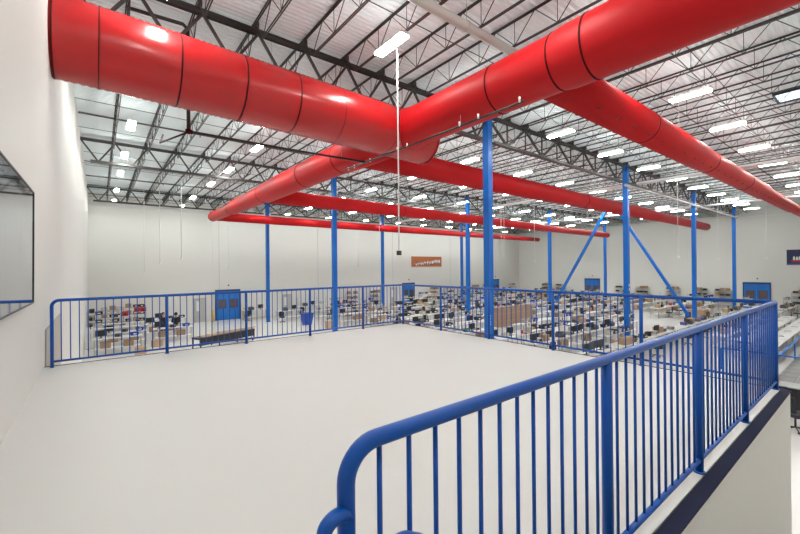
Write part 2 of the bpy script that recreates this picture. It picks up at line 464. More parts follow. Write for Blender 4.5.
# bridging rods crossing the joists
bri = MB()
bri.tube([(0,0,0),(RW-.1,0,0)], .011, 5)
brm = bri.mesh('bridging_rod', M['steel'])
for j in range(-1, 3):
    for f in ((.25, .5, .75) if j < 2 else (.16,)):
        for z in (JT-.06, JB+.012):
            o = bpy.data.objects.new('bridging_rod', brm); COL.objects.link(o); o.location = (lwx(5)+.05, GY+SY*(j+f), z)
            tag(o, 'thin rod across the %s joists, %s' % ('top of' if z > 5 else 'bottom of', baytxt[j+1]), 'rod', 'bridging rods, %s %s' % (baytxt[j+1], 'upper' if z>5 else 'lower'))

# skylight
sk = empty('skylight', (16.6*K, 1.78*K, DK-.02), 'pale blue skylight pane with dark frame in the roof at the upper right', 'skylight')
m = MB(); m.box(-.62,.62,-.5,-.44,-.06,.03); m.box(-.62,.62,.44,.5,-.06,.03); m.box(-.62,-.56,-.44,.44,-.06,.03); m.box(.56,.62,-.44,.44,-.06,.03)
m.build('frame', M['black'], sk)
MB().box(-.56,.56,-.44,.44,-.02,0).build('pane', M['sky'], sk)

# ------------------------------------------------------------------ high-bay lights
LZ = 5.34
def make_light():
    r = empty('high_bay_light', (0,0,0), 'l', 'ceiling light')
    h = MB(); h.prism([(-.13,0),(-.10,.07),(.10,.07),(.13,0)], -.54, .54); h.build('housing', M['white'], r)
    MB().box(-.115, .115, -.52, .52, -.045, -.001).build('diffuser', M['tube'], r)
    MB().box(-.09,.09,-.48,.48,.071,.076).build('added_deck_glow', M['added_glow'], r)  # added glowing sheet on the housing top, brightens deck and upper walls
    w = MB()
    for yy in (-.4, .4): w.tube([(0,yy,.07),(0,yy,JB-LZ)], .004, 5)
    w.build('hanger_wire', M['galv'], r)
    return r
light = Proto(make_light)
LX = [.99, 5.55, 10.1, 14.7, 19.2, 23.8, 28.3, 32.6, 37.1, 41.0, 45.1, 49.2]
LY = [-.7, 3.87, 8.2, 13.0, 17.25, 21.9, 26.1, 31.8, 36.7]
for a, x in enumerate(LX):
    for b_, yy in enumerate(LY):
        if b_ == 0 and a > 6: continue
        ordx = ['line along the left wall','second line from the left wall','third line from the left wall','fourth line from the left wall','fifth line from the left wall','sixth line from the left wall','sixth line from the right wall','fifth line from the right wall','fourth line from the right wall','third line from the right wall','second line from the right wall','line along the right wall'][a]
        ordy = ['behind the viewer','nearest row','second row','third row','fourth row','fifth row','third row from the far wall','second row from the far wall','row nearest the far wall'][b_]
        light.place((x, 7.35 if (a==1 and b_==2) else yy, LZ), 0, 'lit ceiling light, %s, %s' % (ordx, ordy), 'high bay lights')

# ------------------------------------------------------------------ red ducts
def duct(name, label, a, b, radii, seams=(), ribs=0, m='red', n=40, caps=True, rib_r=.008, holes=None):
    # a, b: ends; radii: list of (fraction, radius)
    if name != 'supply_duct': a = Vector(a)*K
    b = Vector(b)*K; a = Vector(a); radii = [(f, r*K) for f, r in radii]; seams = [q*K for q in seams]; holes = [(q*K, g) for q, g in holes] if holes else None
    d = b-a; Lg = d.length; dn = d.normalized()
    root = empty(name, a, label, 'duct')
    pts, rs = [], []
    for f, r in radii: pts.append(dn*(Lg*f)); rs.append(r)
    def rad(s):
        f = s/Lg
        for (f0,r0),(f1,r1) in zip(radii[:-1], radii[1:]):
            if f0 <= f <= f1: return r0 + (r1-r0)*(f-f0)/max(1e-9, f1-f0)
        return radii[-1][1]
    P2, R2 = [], []
    ns_ = ribs if ribs else 0
    if ns_:
        for k in range(ns_*2+1):
            s = Lg*k/(ns_*2); P2.append(dn*s); R2.append(rad(s) + (rib_r if k % 2 else 0))
    else:
        P2, R2 = pts, rs
    tubepath(P2, R2, n).build('shell', M[m], root)
    for s in seams:
        r = rad(s)
        mb = MB(); ring(mb, dn*s, dn, r+.006, .032, n); mb.build('seam_band', M['reddark'], root)
    if caps:
        e = MB()
        prof = [(0, rs[-1]), (.06, rs[-1]*.97), (.14, rs[-1]*.85), (.19, rs[-1]*.6), (.21, .01)] if caps == 'dome' else [(0, rs[-1]+.02), (.04, rs[-1]+.02), (.05, rs[-1]-.03), (.05, .01)]
        tb = tubepath([dn*(Lg+x) for x,_ in prof], [r for _,r in prof], n, False); tb.build('end_cap', M[m], root)
    if holes:
        for s, ang in holes:
            h = MB()
            r = rad(s)
            side = dn.cross(Vector((0,0,1))).normalized(); up = Vector((0,0,1))
            nrm = side*math.cos(ang) + up*math.sin(ang)
            c = dn*s + nrm*(r-.005)
            h.tube([c, c+nrm*.02], .038, 8)
            h.build('nozzle', M['hole'], root)
    return root
def tubepath(pts, radii, n, caps=True):
    return MB().tube(pts, 0, n, caps, 0, radii)
def ring(mb, c, d, r, w, n):
    mb.tube([c-d*w/2, c-d*w/2+d*.001, c+d*w/2-d*.001, c+d*w/2], 0, n, False, 0, [r-.01, r+.006, r+.006, r-.01])

TX, TZ = 5.9, 3.40
IY, IZ = 7.55, 3.42
duct('supply_duct', 'huge spiral red duct coming out of the left wall to the junction', (lwx(3.44*K)+.002, IY*K, 3.44*K), (6.75, IY, 3.32),
     [(0,.585),(1,.585)], seams=(.03, .55, 1.60, 2.62, 3.62, 4.60, 6.0), ribs=72, caps='flat', n=64, rib_r=.013)
duct('trunk_duct', 'wide red duct from the junction to the upper right overhead', (TX+.05, 7.3, TZ-.07), (TX+.05, -2.2, TZ-.07),
     [(0,.46),(.02,.50),(.05,.455),(.42,.455),(.44,.485),(1,.485)], seams=(2.8, 4.0, 4.55), m='redfab', caps=False, n=48)
duct('trunk_duct', 'tapering red duct from the junction away towards the far wall', (TX+.08, 7.8, TZ), (TX+.08, 27.6, 3.46),
     [(0,.52),(.12,.50),(.14,.46),(.48,.45),(.50,.40),(.76,.38),(.78,.32),(1,.31)], seams=(2.6, 5.3, 9.8, 15.2), m='redfab', caps='dome', n=40)
hl = []
for k in range(34):
    for a_ in (-.95, -2.2): hl.append((1.4+.85*k, a_ if a_ < -1.5 else a_))
duct('branch_duct', 'nearest red branch duct crossing the upper right with small dark nozzles', (TX+.4, 3.72, 3.38), (45.5, 3.72, 3.44),
     [(0,.375),(.22,.375),(.235,.345),(.47,.345),(.49,.30),(.69,.30),(.71,.25),(1,.25)], seams=(4.2, 9.5, 14.5), m='redfab', caps='dome', holes=hl)
duct('branch_duct', 'second red branch duct passing behind the nearest thick column', (TX-.2, 9.80, 3.42), (41.2, 9.80, 3.25),
     [(0,.39),(.35,.38),(.37,.36),(.65,.35),(.67,.31),(1,.30)], seams=(6, 14), m='redfab', caps='dome')
duct('branch_duct', 'third red branch duct ending beside the slim column near the right wall', (TX-.1, 17.4, 3.32), (39.8, 17.4, 3.02),
     [(0,.33),(.3,.32),(.32,.30),(.6,.28),(1,.26)], seams=(8,), m='redfab', caps='dome')
duct('branch_duct', 'farthest red branch duct along the top of the far wall', (TX-.1, 27.55, 3.50), (43.8, 27.55, 3.36),
     [(0,.29),(.5,.28),(.52,.26),(1,.24)], m='redfab', caps='dome')

# ------------------------------------------------------------------ pipes, trays and drops
p = empty('pale_pipe', (0, 4.65*K, 4.3*K), 'thick pale grey pipe crossing overhead at the top, left of the red trunk duct', 'pipe')
MB().tube([(lwx(4.3*K)+.01,0,0),(3,0,0),(11.6,0,-.02)], .10, 16).build('pipe_run', M['palepipe'], p)
m = MB()
for x in (2.6, 6.3, 9.9): ring(m, Vector((x,0,0)), Vector((1,0,0)), .105, .06, 16); m.tube([(x,0,.10),(x,0,DK-4.3*K-.01)], .007, 6)
m.build('hanger', M['palepipe'], p)
def tray(x, y0, y1, z, label):
    r = empty('cable_tray', (x, y0, z), label, 'cable tray')
    x *= K; y0 *= K; z *= K; y1 = FW-.1; r.location = (x, y0, z)
    t = MB(); L_ = y1-y0
    t.box(-.26,.26,0,L_,-.05,-.03); t.box(-.26,-.245,0,L_,-.03,.07); t.box(.245,.26,0,L_,-.03,.07)
    t.build('channel', M['white'], r)
    h = MB()
    for k in range(int(L_//3)+1):
        h.tube([(-.25,.5+3*k,.04),(-.25,.5+3*k,JB-z)], .006, 5); h.tube([(.25,.5+3*k,.04),(.25,.5+3*k,JB-z)], .006, 5)
    h.build('hanger_rods', M['galv'], r)
tray(22.2, 2.0, 36, 4.25, 'long white cable tray running to the far wall above the column right of centre')
tray(34.6, 2.0, 36, 4.25, 'long white cable tray high up nearer the right wall')
r = empty('conduit_pipe', (GX+SX, GY-.22, 3.92*K), 'long pale horizontal pipe strapped across three blue columns at the right', 'pipe')
MB().tube([(-.6,0,0),(10,0,.01),(2*SX+.4,0,0)], .078, 10).build('pipe_run', M['galv'], r)
m = MB()
for x in (0, SX, 2*SX): m.box(x-.2, x+.2, -.09, .083, -.095, -.08); m.box(x-.03,x+.03,.06,.083,-.08,.1)
m.build('bracket', M['galv'], r)
# black sprinkler main and branch
r = empty('sprinkler_main', (0,0,0), 'black sprinkler pipe with small white fittings passing under the red junction', 'pipe')
r.location = (5.32*K, 3.6*K, 2.64*K); r.scale = (K,K,K)
MB().tube([(0.05,0,0),(.02,2.5,0),(-.08,5.45,0)], .021, 8).build('pipe_run', M['blackpipe'], r)
f = MB()
for yy in (.05, .9, 1.35, 2.9, 3.25, 4.35, 5.1, 5.4): f.tube([(0,yy,-.01),(0,yy,.07)], .018, 6)
f.build('fittings', M['white'], r)
hg = MB()
for yy in (1.35, 3.2): hg.tube([(0.03,yy,.02),(0.03,yy,.2)], .003, 5)
hg.build('hanger', M['galv'], r)
r = empty('sprinkler_feed', (1.38*K, 8.3*K, 2.65*K), 'dark red-black pipe dropping behind the big duct and running right to the sprinkler pipe', 'pipe')
MB().tube([(0,0,2.0),(0,0,1),(0,0,.04)], .034, 10).tube([(0,0,0),(2,-.05,0),(3.95,-.2,0)], .026, 10).tube([(-.9,.05,2.02),(-.45,.03,2.03),(-.08,0,2.03),(0,0,1.96)], .034, 8).build('pipe_run', M['blackpipe'], r)
MB().tube([(-.05,0,0),(.07,0,0)], .042, 12).tube([(0,-.05,0),(0,.05,0)], .038, 12).build('valve', M['reddark'], r)
MB().tube([(0,.05,.0),(-.35,1.1,.0),(-.25,1.5,.3)], .018, 6).build('side_branch', M['blackpipe'], r)
hz = DK/K-2.65
for x_ in (1.6, 3.3): MB().tube([(x_,-.05,.02),(x_,-.05,hz)], .004, 6).build('hanger_rod', M['galv'], r)
r.scale = (K,K,K)
# sprinkler branch lines under the deck
spr = MB().tube([(0,0,0),(11.1,0,0)], .024, 6)
for k in range(4): spr.tube([(1.2+2.9*k,0,0),(1.2+2.9*k,0,-.11)], .02, 6)
spm = spr.mesh('sprinkler_line', M['steel'])
for yy in (14.6, 18.6, 26.6, 30.7, 34.0, 37.8):
    o = bpy.data.objects.new('sprinkler_line', spm); COL.objects.link(o); o.location = (lwx(5.8)+.05, yy, 5.88)
    tag(o, 'thin dark sprinkler line left of the red trunk, %s' % {14.6:'nearest of the six',18.6:'second nearest of the six',26.6:'third nearest of the six',30.7:'third farthest of the six',34.0:'second farthest of the six',37.8:'farthest of the six'}[yy], 'pipe', 'sprinkler lines')
# power and air drops
def drop(x, yy, zt, zb_, label, r_=.008, plug='white'):
    x *= K; yy *= K; zt = JB; zb_ *= K; r_ *= K
    if yy > 12: r_ *= 1.6
    root = empty('cord_drop', (x, yy, zt), label, 'cord')
    MB().tube([(0,0,0),(0,0,(zb_-zt)*.5),(0,0,zb_-zt+.05)], r_, 6).build('cord', M['white'], root)
    MB().bevbox(-.05,.05,-.05,.05,zb_-zt-.06,zb_-zt+.05,.012).build('plug', M[plug], root)
drops = [(4.80,6.15,4.55,.30,'thick white cord hanging in front of the junction with a dark plug',.014,'black'),
 (2.7,25.0,4.6,.35,'white hanging cord over the left of the hall, leftmost long one',.012,'white'),
 (3.3,22.0,4.6,.55,'white hanging cord left of the red trunk end with a square plug',.013,'white'),
 (2.1,26.6,4.6,-.2,'thin white hanging cord, leftmost of the cords by the left wall',.008,'white'),
 (7.6,30.2,4.6,.05,'thin white hanging cord in front of the wall left of the slim column',.010,'white'),
 (6.6,30.6,4.6,.3,'thin white hanging cord just under the red trunk end',.008,'white'),
 (19.3,31.0,4.6,.15,'thin white cord hanging in front of the orange banner, left one',.010,'white'),
 (17.2,24.5,4.6,.6,'thin white cord hanging beside the orange banner, right one',.009,'white'),
 (22.3,16.9,4.6,.35,'thin white cord hanging left of the nearest thick column',.010,'white'),
 (22.9,17.1,4.6,.7,'thin white cord hanging closest to the left edge of the thick column',.008,'white'),
 (25.3,16.2,4.6,.35,'thin white cord hanging between thick column and left-leaning brace',.010,'white'),
 (20.3,5.85,4.6,.35,'long white cord hanging left of the column with a painted digit',.010,'white'),
 (30.4,6.65,4.6,.35,'white cord hanging between the digit column and the end column',.010,'white'),
 (40.3,5.9,4.6,.45,'white cord hanging right of the end column near the navy banner',.012,'white'),
 (13.2,3.75,4.6,3.1,'short white cord stub hanging near the nearest ceiling lights',.008,'white'),
 (15.5,29.5,4.6,.2,'thin white cord hanging between the two left of centre columns',.009,'white')]
for d_ in drops: drop(*d_)

# ------------------------------------------------------------------ doors, banners on the walls
def wallobj(mb, name, m, parent): return mb.build(name, m, parent)
def blue_door(n_, x0, x1, zt, wall='far', bollards=False):
    r = bpy.data.objects.new('door_%d' % n_, None); COL.objects.link(r); r['kind'] = 'structure'
    w = x1-x0; h = zt-HF
    if wall == 'far': r.location = (x0, FW, HF)
    else: r.location = (RW, x0, HF); r.rotation_euler = (0,0,-PI/2)
    # local: x along wall, -y into hall
    f = MB(); f.box(-.02, w+.02, -.16, -.01, h-.14, h+.02); f.box(-.02,.08,-.12,-.01,0,h-.14); f.box(w-.08,w+.02,-.12,-.01,0,h-.14)
    f.build('door_frame', M['darkblue'], r)
    for k, (a, b2) in enumerate(((.08, w/2-.01), (w/2+.01, w-.08))):
        lf = MB(); lf.box(a, b2, -.09, -.02, .02, h-.14); o = lf.build('door_leaf', M['bluedoor'], r)
        cw = (b2-a)*.62; cx = (a+b2)/2; zc = h*.54
        MB().box(cx-cw/2-.04, cx+cw/2+.04, -.105, -.088, zc-.42, zc+.42).build('window_gasket', M['darkblue'], o)
        MB().box(cx-cw/2, cx+cw/2, -.112, -.104, zc-.38, zc+.38).build('pane', M['warmglass'], o)
    MB().cbox((w*.53, -.05, h+.42), (.12,.1,.14)).build('sensor', M['darkgrey'], r)
blue_door(1, 8.65, 10.87, -1.97)
blue_door(2, 31.15, 33.15, -2.03)
blue_door(3, 49.3, 51.05, -2.02)
def blue_door_r(n_, y0, y1, zt):
    blue_door(n_, y1, y1+(y1-y0), zt, 'right')   # local x runs towards -Y
blue_door_r(4, 25.85, 27.98, -1.87)
blue_door_r(5, 7.98, 10.23, -2.0)
def grey_door(n_, x0, x1, zt):
    r = bpy.data.objects.new('door_%d' % n_, None); COL.objects.link(r); r['kind'] = 'structure'; r.location = (x0, FW, HF)
    w = x1-x0; h = zt-HF
    f = MB(); f.box(-.06,0,-.06,-.005,0,h+.06); f.box(w,w+.06,-.06,-.005,0,h+.06); f.box(0,w,-.06,-.005,h,h+.06); f.build('door_frame', M['grey'], r)
    o = MB().box(0,w,-.045,-.01,.01,h).build('door_leaf', M['greydoor'], r)
    MB().box(.14,.42,-.055,-.044,h*.48,h*.9).build('pane', M['white'], o)
    MB().tube([(w-.12,-.05,h*.47),(w-.12,-.1,h*.47),(w-.26,-.1,h*.47)], .012, 6).build('handle', M['galv'], o)
grey_door(6, 6.9, 7.78, -2.72); grey_door(7, 15.15, 16.1, -2.78); grey_door(8, 29.2, 30.2, -2.6)
for x, lab in ((8.35,'yellow bollard left of the blue double door on the far wall'), (11.15,'yellow bollard right of the blue double door on the far wall')):
    b_ = empty('bollard', (x, FW-.35, HF), lab, 'bollard')
    MB().tube([(0,0,0),(0,0,1.05),(0,0,1.12)], 0, 14, True, 0, [.1,.1,.07]).build('post', M['yellow'], b_)
    MB().box(-.14,.14,-.14,.14,0,.012).build('base_plate', M['darkgrey'], b_)
# banners
bn = empty('wall_banner', (32.7, FW-.03, .02), 'orange-brown group photograph banner on the far wall', 'banner')
MB().box(0,5.55,0,.025,0,1.45).build('print', M['orange'], bn)
m = MB()
for k in range(17):
    x = .55+k*.28+rnd.uniform(-.05,.05); hgt = .30+.25*(k/17)+rnd.uniform(-.06,.06); z = .22+.02*k
    m.prism([(x,z),(x+.2,z),(x+.2,z+hgt*.8),(x+.13,z+hgt),(x+.06,z+hgt),(x,z+hgt*.8)], -.006, 0)
m.build('pale_figures', M['white'], bn)
m = MB()
for k in range(12):
    x = .6+k*.4+rnd.uniform(-.1,.1); z = .14+.02*k+rnd.uniform(0,.12)
    m.prism([(x,z),(x+.18,z),(x+.17,z+.2),(x+.1,z+.28),(x+.02,z+.2)], -.010, -.006)
m.build('dark_figures', M['black'], bn)
MB().box(.0,5.55,-.004,0,0,.12).build('lower_edge', M['sand'], bn)
bn = empty('wall_banner', (RW-.03, 6.75, -.13), 'navy banner with pale motif on the right wall at the picture edge', 'banner', rz=-PI/2)
MB().box(0,3.6,0,.025,0,1.6).build('print', M['bannernavy'], bn)
m = MB()
for k in range(14):
    x = .45+k*.21+rnd.uniform(-.03,.03); z = .5+rnd.uniform(-.08,.1)
    m.prism([(x,z),(x+.16,z),(x+.16,z+.3),(x+.08,z+.42),(x,z+.3)], -.006, 0)
m.build('pale_figures', M['white'], bn)
MB().box(.35,2.9,-.009,-.006,.30,.52).build('red_stripe', M['redbox'], bn)
MB().box(0,3.6,-.004,0,0,.14).build('lower_edge', M['purple'], bn)

# ------------------------------------------------------------------ hall furniture prototypes
TH = .90
def make_bench():
    r = empty('workbench', (0,0,0), 'b', 'workbench')
    MB().bevbox(-1.2,1.2,-.38,.38,TH-.04,TH,.01).build('bench_top', M['lam'], r)
    for sx in (-1.12,1.12):
        for sy in (-.32,.32): MB().box(sx-.025,sx+.025,sy-.025,sy+.025,0,TH-.04).build('leg', M['galv'], r)
    s_ = MB().box(-1.1,1.1,-.3,.3,.28,.31); s_.build('lower_shelf', M['lam'], r)
    return r
def make_tall_bench():
    r = make_bench(); r['label'] = 'b'
    for sx in (-1.12,1.12): MB().box(sx-.02,sx+.02,.32,.36,TH,TH+.85).build('upright', M['galv'], r)
    MB().box(-1.14,1.14,.04,.38,TH+.52,TH+.55).build('upper_shelf', M['lam'], r)
    return r
def make_monitor():
    r = empty('monitor', (0,0,0), 'm', 'monitor')
    MB().bevbox(-.27,.27,-.02,.02,.12,.47,.006).build('screen', M['black'], r)
    MB().box(-.03,.03,.0,.03,.015,.2).build('stand', M['black'], r)
    MB().bevbox(-.12,.12,-.08,.1,0,.015,.005).build('base', M['black'], r)
    return r
def make_carton(mk='card'):
    def f():
        r = empty('carton', (0,0,0), 'c', 'carton')
        MB().box(-.25,.25,-.2,.2,0,.36).build('box_body', M[mk], r)
        fl = MB(); fl.add([(-.25,-.2,.36),(.25,-.2,.36),(.25,-.003,.375),(-.25,-.003,.375)],[(0,1,2,3)]); fl.add([(-.25,.2,.36),(.25,.2,.36),(.25,.003,.375),(-.25,.003,.375)],[(3,2,1,0)])
        fo = fl.build('flaps', M[mk], r)
        t = MB(); t.box(-.252,.252,-.025,.025,.374,.380); t.box(.25,.253,-.025,.025,.25,.375); t.box(-.253,-.25,-.025,.025,.25,.375); t.build('tape', M['tape'], fo)
        return r
    return f
def make_chair():
    r = empty('office_chair', (0,0,0), 'ch', 'chair')
    MB().bevbox(-.24,.24,-.24,.24,.44,.52,.04).build('seat', M['dark'], r)
    b_ = MB(); b_.prism([(-.2,.58),(.2,.58),(.23,.8),(.18,1.02),(-.18,1.02),(-.23,.8)], .22, .28); b_.build('backrest', M['dark'], r)
    MB().tube([(0,.1,.46),(0,.28,.5),(0,.29,.7)], .02, 6).tube([(0,0,.1),(0,0,.45)], .025, 8).build('post', M['black'], r)
    st_ = MB()
    for k in range(5):
        a = 2*PI*k/5; e = (math.cos(a)*.28, math.sin(a)*.28, .06); st_.tube([(0,0,.11), e], .016, 6); st_.tube([(e[0],e[1]-.015,.03),(e[0],e[1]+.015,.03)], .03, 8)
    st_.build('star_base', M['black'], r)
    for s in (-1,1): MB().tube([(s*.24,.0,.48),(s*.29,.0,.5),(s*.29,.0,.68),(s*.29,-.14,.69),(s*.29,.14,.69)], .014, 6).build('armrest', M['black'], r)
    return r
def make_printer():
    r = empty('desktop_printer', (0,0,0), 'p', 'printer')
    MB().bevbox(-.24,.24,-.2,.2,0,.24,.03).build('body', M['darkgrey'], r)
    MB().box(-.18,.18,-.21,-.195,.04,.11).build('paper_slot', M['black'], r)
    MB().prism([(-.2,.24),(.2,.24),(.17,.3),(-.17,.3)], -.1, .16).build('lid', M['black'], r)
    return r
def make_bin(mk):
    def f():
        r = empty('parts_bin', (0,0,0), 'bin', 'bin')
        m = MB(); m.add([(-.18,-.13,0),(.18,-.13,0),(.18,.13,0),(-.18,.13,0),(-.21,-.16,.2),(.21,-.16,.2),(.21,.16,.2),(-.21,.16,.2),
                         (-.19,-.14,.2),(.19,-.14,.2),(.19,.14,.2),(-.19,.14,.2),(-.17,-.12,.03),(.17,-.12,.03),(.17,.12,.03),(-.17,.12,.03)],
                        [(3,2,1,0),(0,1,5,4),(1,2,6,5),(2,3,7,6),(3,0,4,7),(4,5,9,8),(5,6,10,9),(6,7,11,10),(7,4,8,11),(8,9,13,12),(9,10,14,13),(10,11,15,14),(11,8,12,15),(12,13,14,15)])
        m.build('tub', M[mk], r)
        MB().box(-.08,.08,-.165,-.15,.06,.13).build('label_card', M['white'], r)
        return r
    return f
def make_rack():
    r = empty('wire_shelving', (0,0,0), 'r', 'shelving')
    for sx in (-.75,.75):
        for sy in (-.25,.25): MB().tube([(sx,sy,0),(sx,sy,1.95)], .018, 8).build('post', M['galv'], r)
    for z in (.2,.75,1.3,1.85):
        s_ = MB(); s_.box(-.75,.75,-.26,-.24,z-.03,z); s_.box(-.75,.75,.24,.26,z-.03,z); s_.box(-.76,-.74,-.25,.25,z-.03,z); s_.box(.74,.76,-.25,.25,z-.03,z)
        for k in range(10): s_.box(-.74+.155*k,-.73+.155*k,-.25,.25,z-.01,z)
        for k in range(5): s_.box(-.75,.75,-.2+.1*k-.006,-.2+.1*k+.006,z-.016,z-.008)
        s_.build('shelf', M['galv'], r)
    return r
def make_papers():
    r = empty('paper_stack', (0,0,0), 'ps', 'paper')
    MB().box(-.11,.11,-.15,.15,0,.05).build('sheets', M['white'], r)
    MB().box(-.1,.1,-.14,.14,.05,.062).build('cover', M['beige'], r)
    return r
def make_device(mk):
    def f():
        r = empty('test_instrument', (0,0,0), 'ti', 'instrument')
        MB().bevbox(-.17,.17,-.16,.16,0.01,.2,.015).build('case', M[mk], r)
        MB().box(-.15,.05,-.168,-.158,.05,.17).build('display', M['black'], r)
        k_ = MB()
        for z in (.06,.11,.16): k_.tube([(.11,-.158,z),(.11,-.175,z)], .014, 8)
        k_.build('knobs', M['grey'], r)
        return r
    return f
def make_tall_carton():
    r = empty('flat_carton_bundle', (0,0,0), 'fb', 'cardboard bundle')
    m = MB()
    for k in range(7):
        y0 = -.24+.068*k; hh_ = 1.16+.05*((k*5)%3)
        m.box(-.38+.01*(k%3), .38-.012*(k%2), y0, y0+.06, 0, hh_)
    m.build('sheets', M['card'], r)
    t = MB()
    for z in (.35,.85): t.box(-.39,.39,-.245,-.241,z,z+.02); t.box(-.39,.39,.241,.245,z,z+.02); t.box(-.392,-.388,-.245,.245,z,z+.02); t.box(.388,.392,-.245,.245,z,z+.02)
    t.build('strap', M['card2'], r)
    return r
bench, tbench, monitor = Proto(make_bench), Proto(make_tall_bench), Proto(make_monitor)
carton, carton2, chair, printer = Proto(make_carton('card')), Proto(make_carton('card2')), Proto(make_chair), Proto(make_printer)
bins = {k: Proto(make_bin(k)) for k in ('bluebox','redbox','black','green','beige')}
rack, papers, tcarton = Proto(make_rack), Proto(make_papers), Proto(make_tall_carton)
devs = {k: Proto(make_device(k)) for k in ('purple','grey','beige','darkgrey')}
colname = {'bluebox':'blue','redbox':'red','black':'black','green':'green','beige':'beige','purple':'violet','grey':'grey','darkgrey':'dark grey','white':'white'}

BIG = ((28.3,14.8),(29.7,14.8),(40.2,10.2),(43.2,10.3),(35.0,7.3),(46.6,15.0),(23.9,9.9))
rows = [(5.9,'row nearest the viewer'),(8.4,'second nearest row'),(11.5,'third nearest row'),(13.4,'fourth nearest row'),(16.1,'fifth nearest row'),(18.6,'sixth nearest row'),
        (20.9,'middle row'),(24.1,'sixth row from the far wall'),(26.6,'fifth row from the far wall'),(29.2,'fourth row from the far wall'),(31.6,'third row from the far wall'),
        (33.7,'second row from the far wall'),(36.9,'row nearest the far wall')]
ordn = ['first','second','third','fourth','fifth','sixth','seventh','eighth','ninth','tenth','eleventh','twelfth','thirteenth','fourteenth','fifteenth','sixteenth','seventeenth']
def seen(x, yy, z): return max(x/6.45, yy/8.2) >= abs(z)/1.505*.97
slot = {-1:'left end', -.5:'left half', 0:'middle', .5:'right half', 1:'right end'}
for ri, (ry, rl) in enumerate(rows):
    n_ = 0; x = 17.6 + (ri % 3)*.5
    if ry > 28: x = 16.9 + (ri % 2)*.5
    if ry > 35: x = 20.2
    while x < 54.5:
        skip = rnd.random() < .17 or (34.2 < x < 36.2) or (ry < 7 and x < 26.5)
        if not skip and seen(x, ry, -3.95):
            bund = (ri == 4 and 20.0 < x < 26.5)
            tall = rnd.random() < .45 and not bund
            nm = ordn[n_]; n_ += 1
            yy = ry + rnd.uniform(-.06,.06)
            pos = '%s from the left, %s' % (nm, rl)
            (tbench if tall else bench).place((x, yy, HF), 0, 'white workbench%s, %s' % (' with upper shelf' if tall else ' without upper shelf', pos), 'white workbenches')
            tz = HF+TH
            for s in ((-1,-.5,0,.5,1) if not bund else ()):
                q = rnd.random(); px = x + s*.96; where = '%s of %s bench, %s' % (slot[s], nm, rl)
                py = yy - .12 if tall else yy + rnd.uniform(-.08,.08)
                rz = rnd.uniform(-.15,.15)
                if q < .22: monitor.place((px, py, tz), rz + (PI if rnd.random()<.4 else 0), 'black monitor, '+where, 'monitors on the benches')
                elif q < .34: (carton if rnd.random()<.5 else carton2).place((px, py+ (0.02 if not tall else -.02), tz), rz, 'brown carton on the '+where, 'cartons on the benches', scale=(1,.9,.9))
                elif q < .49:
                    k_ = rnd.choice(['bluebox','black','beige','black','green','black','beige','black','beige','black','redbox','beige','black']); bins[k_].place((px, py, tz), rz, '%s open bin on the %s' % (colname[k_], where), 'bins on the benches')
                elif q < .64:
                    k_ = rnd.choice(['purple','grey','beige','darkgrey']); devs[k_].place((px, py, tz), rz, '%s boxed instrument, %s' % (colname[k_], where), 'instruments on the benches')
                elif q < .72: papers.place((px, py, tz), rz, 'white paper stack, '+where, 'paper stacks on the benches')
                elif q < .79: printer.place((px, py, tz), rz, 'dark printer, '+where, 'printers on the benches')
                if tall and rnd.random() < .5:
                    k_ = rnd.choice(['bluebox','black','beige','black','beige']); bins[k_].place((px, yy+.21, tz+.55), 0, '%s bin on upper shelf, %s' % (colname[k_], where), 'bins on the upper shelves')
                if rnd.random() < .14:
                    carton.place((px, yy, HF+.31), rz*.5, 'brown carton under the '+where, 'cartons under the benches', scale=(1,1,1))
            if rnd.random() < .45 and ry not in (36.9,) and not any(abs(bx-x) < 2.4 and abs(by-yy+.7) < 1.3 for bx, by in BIG):
                chair.place((x+rnd.uniform(-.6,.6), yy-.74, HF), rnd.uniform(-.6,.6)+PI*(1 if rnd.random()<.5 else 1), 'dark office chair, front side of %s bench, %s' % (nm, rl), 'office chairs at the benches')
        x += 2.62

# shelving along the right wall and the far wall
def load_rack(x, yy, rz, lab, kinds):
    rack.place((x, yy, HF), rz, lab, 'wire shelving units')
    for z, zl in ((1.85,'top'),(1.3,'upper middle'),(.75,'lower middle')):
        for s in (-.45, .08, .5):
            if rnd.random() < .08: continue
            k_ = rnd.choice(kinds); px = x+s*math.cos(rz)*.95; py = yy+s*math.sin(rz)*.95
            sl = {-.45:'left','0.08':'centre',.5:'right'}.get(s,'centre')
            if k_ == 'card': carton.place((px, py, HF+z), rz, 'brown carton, %s of %s shelf, %s' % (sl, zl, lab.split(',')[0].replace('wire shelving','shelving')), 'cartons on the shelving', scale=(.75,.9,.85))
            else: bins[k_].place((px, py, HF+z), rz, '%s bin, %s of %s shelf, %s' % (colname[k_], sl, zl, lab.split(',')[0].replace('wire shelving','shelving')), 'bins on the shelving')
for k, (x, yy) in enumerate(((42.0,38.6),(44.6,38.6),(47.2,38.6),(53.6,38.6),(23.2,38.7),(26.5,38.7),(36.3,38.7),(39.2,38.7))):
    pl = ['right of the orange banner, first','right of the orange banner, second','left of the hidden blue door','in the far corner','left of the orange banner, first','left of the orange banner, second','under the orange banner, left','under the orange banner, right'][k]
    load_rack(x, yy, 0, 'wire shelving %s' % pl.replace(',',''), ['card','card','black','beige','bluebox'])
for k, yy in enumerate((34.0, 31.6, 22.8, 20.2, 16.8, 14.0, 11.9, 5.6, 3.6)):
    pl = ['seventh from the front','sixth from the front','fifth pair left','fifth pair right','left of the digit column','behind the digit column','beside the right blue door','right of the right blue door','under the navy banner'][k]
    load_rack(RW-.45, yy, PI/2, 'right-wall shelving %s' % pl, ['card','card','black','black','beige'])

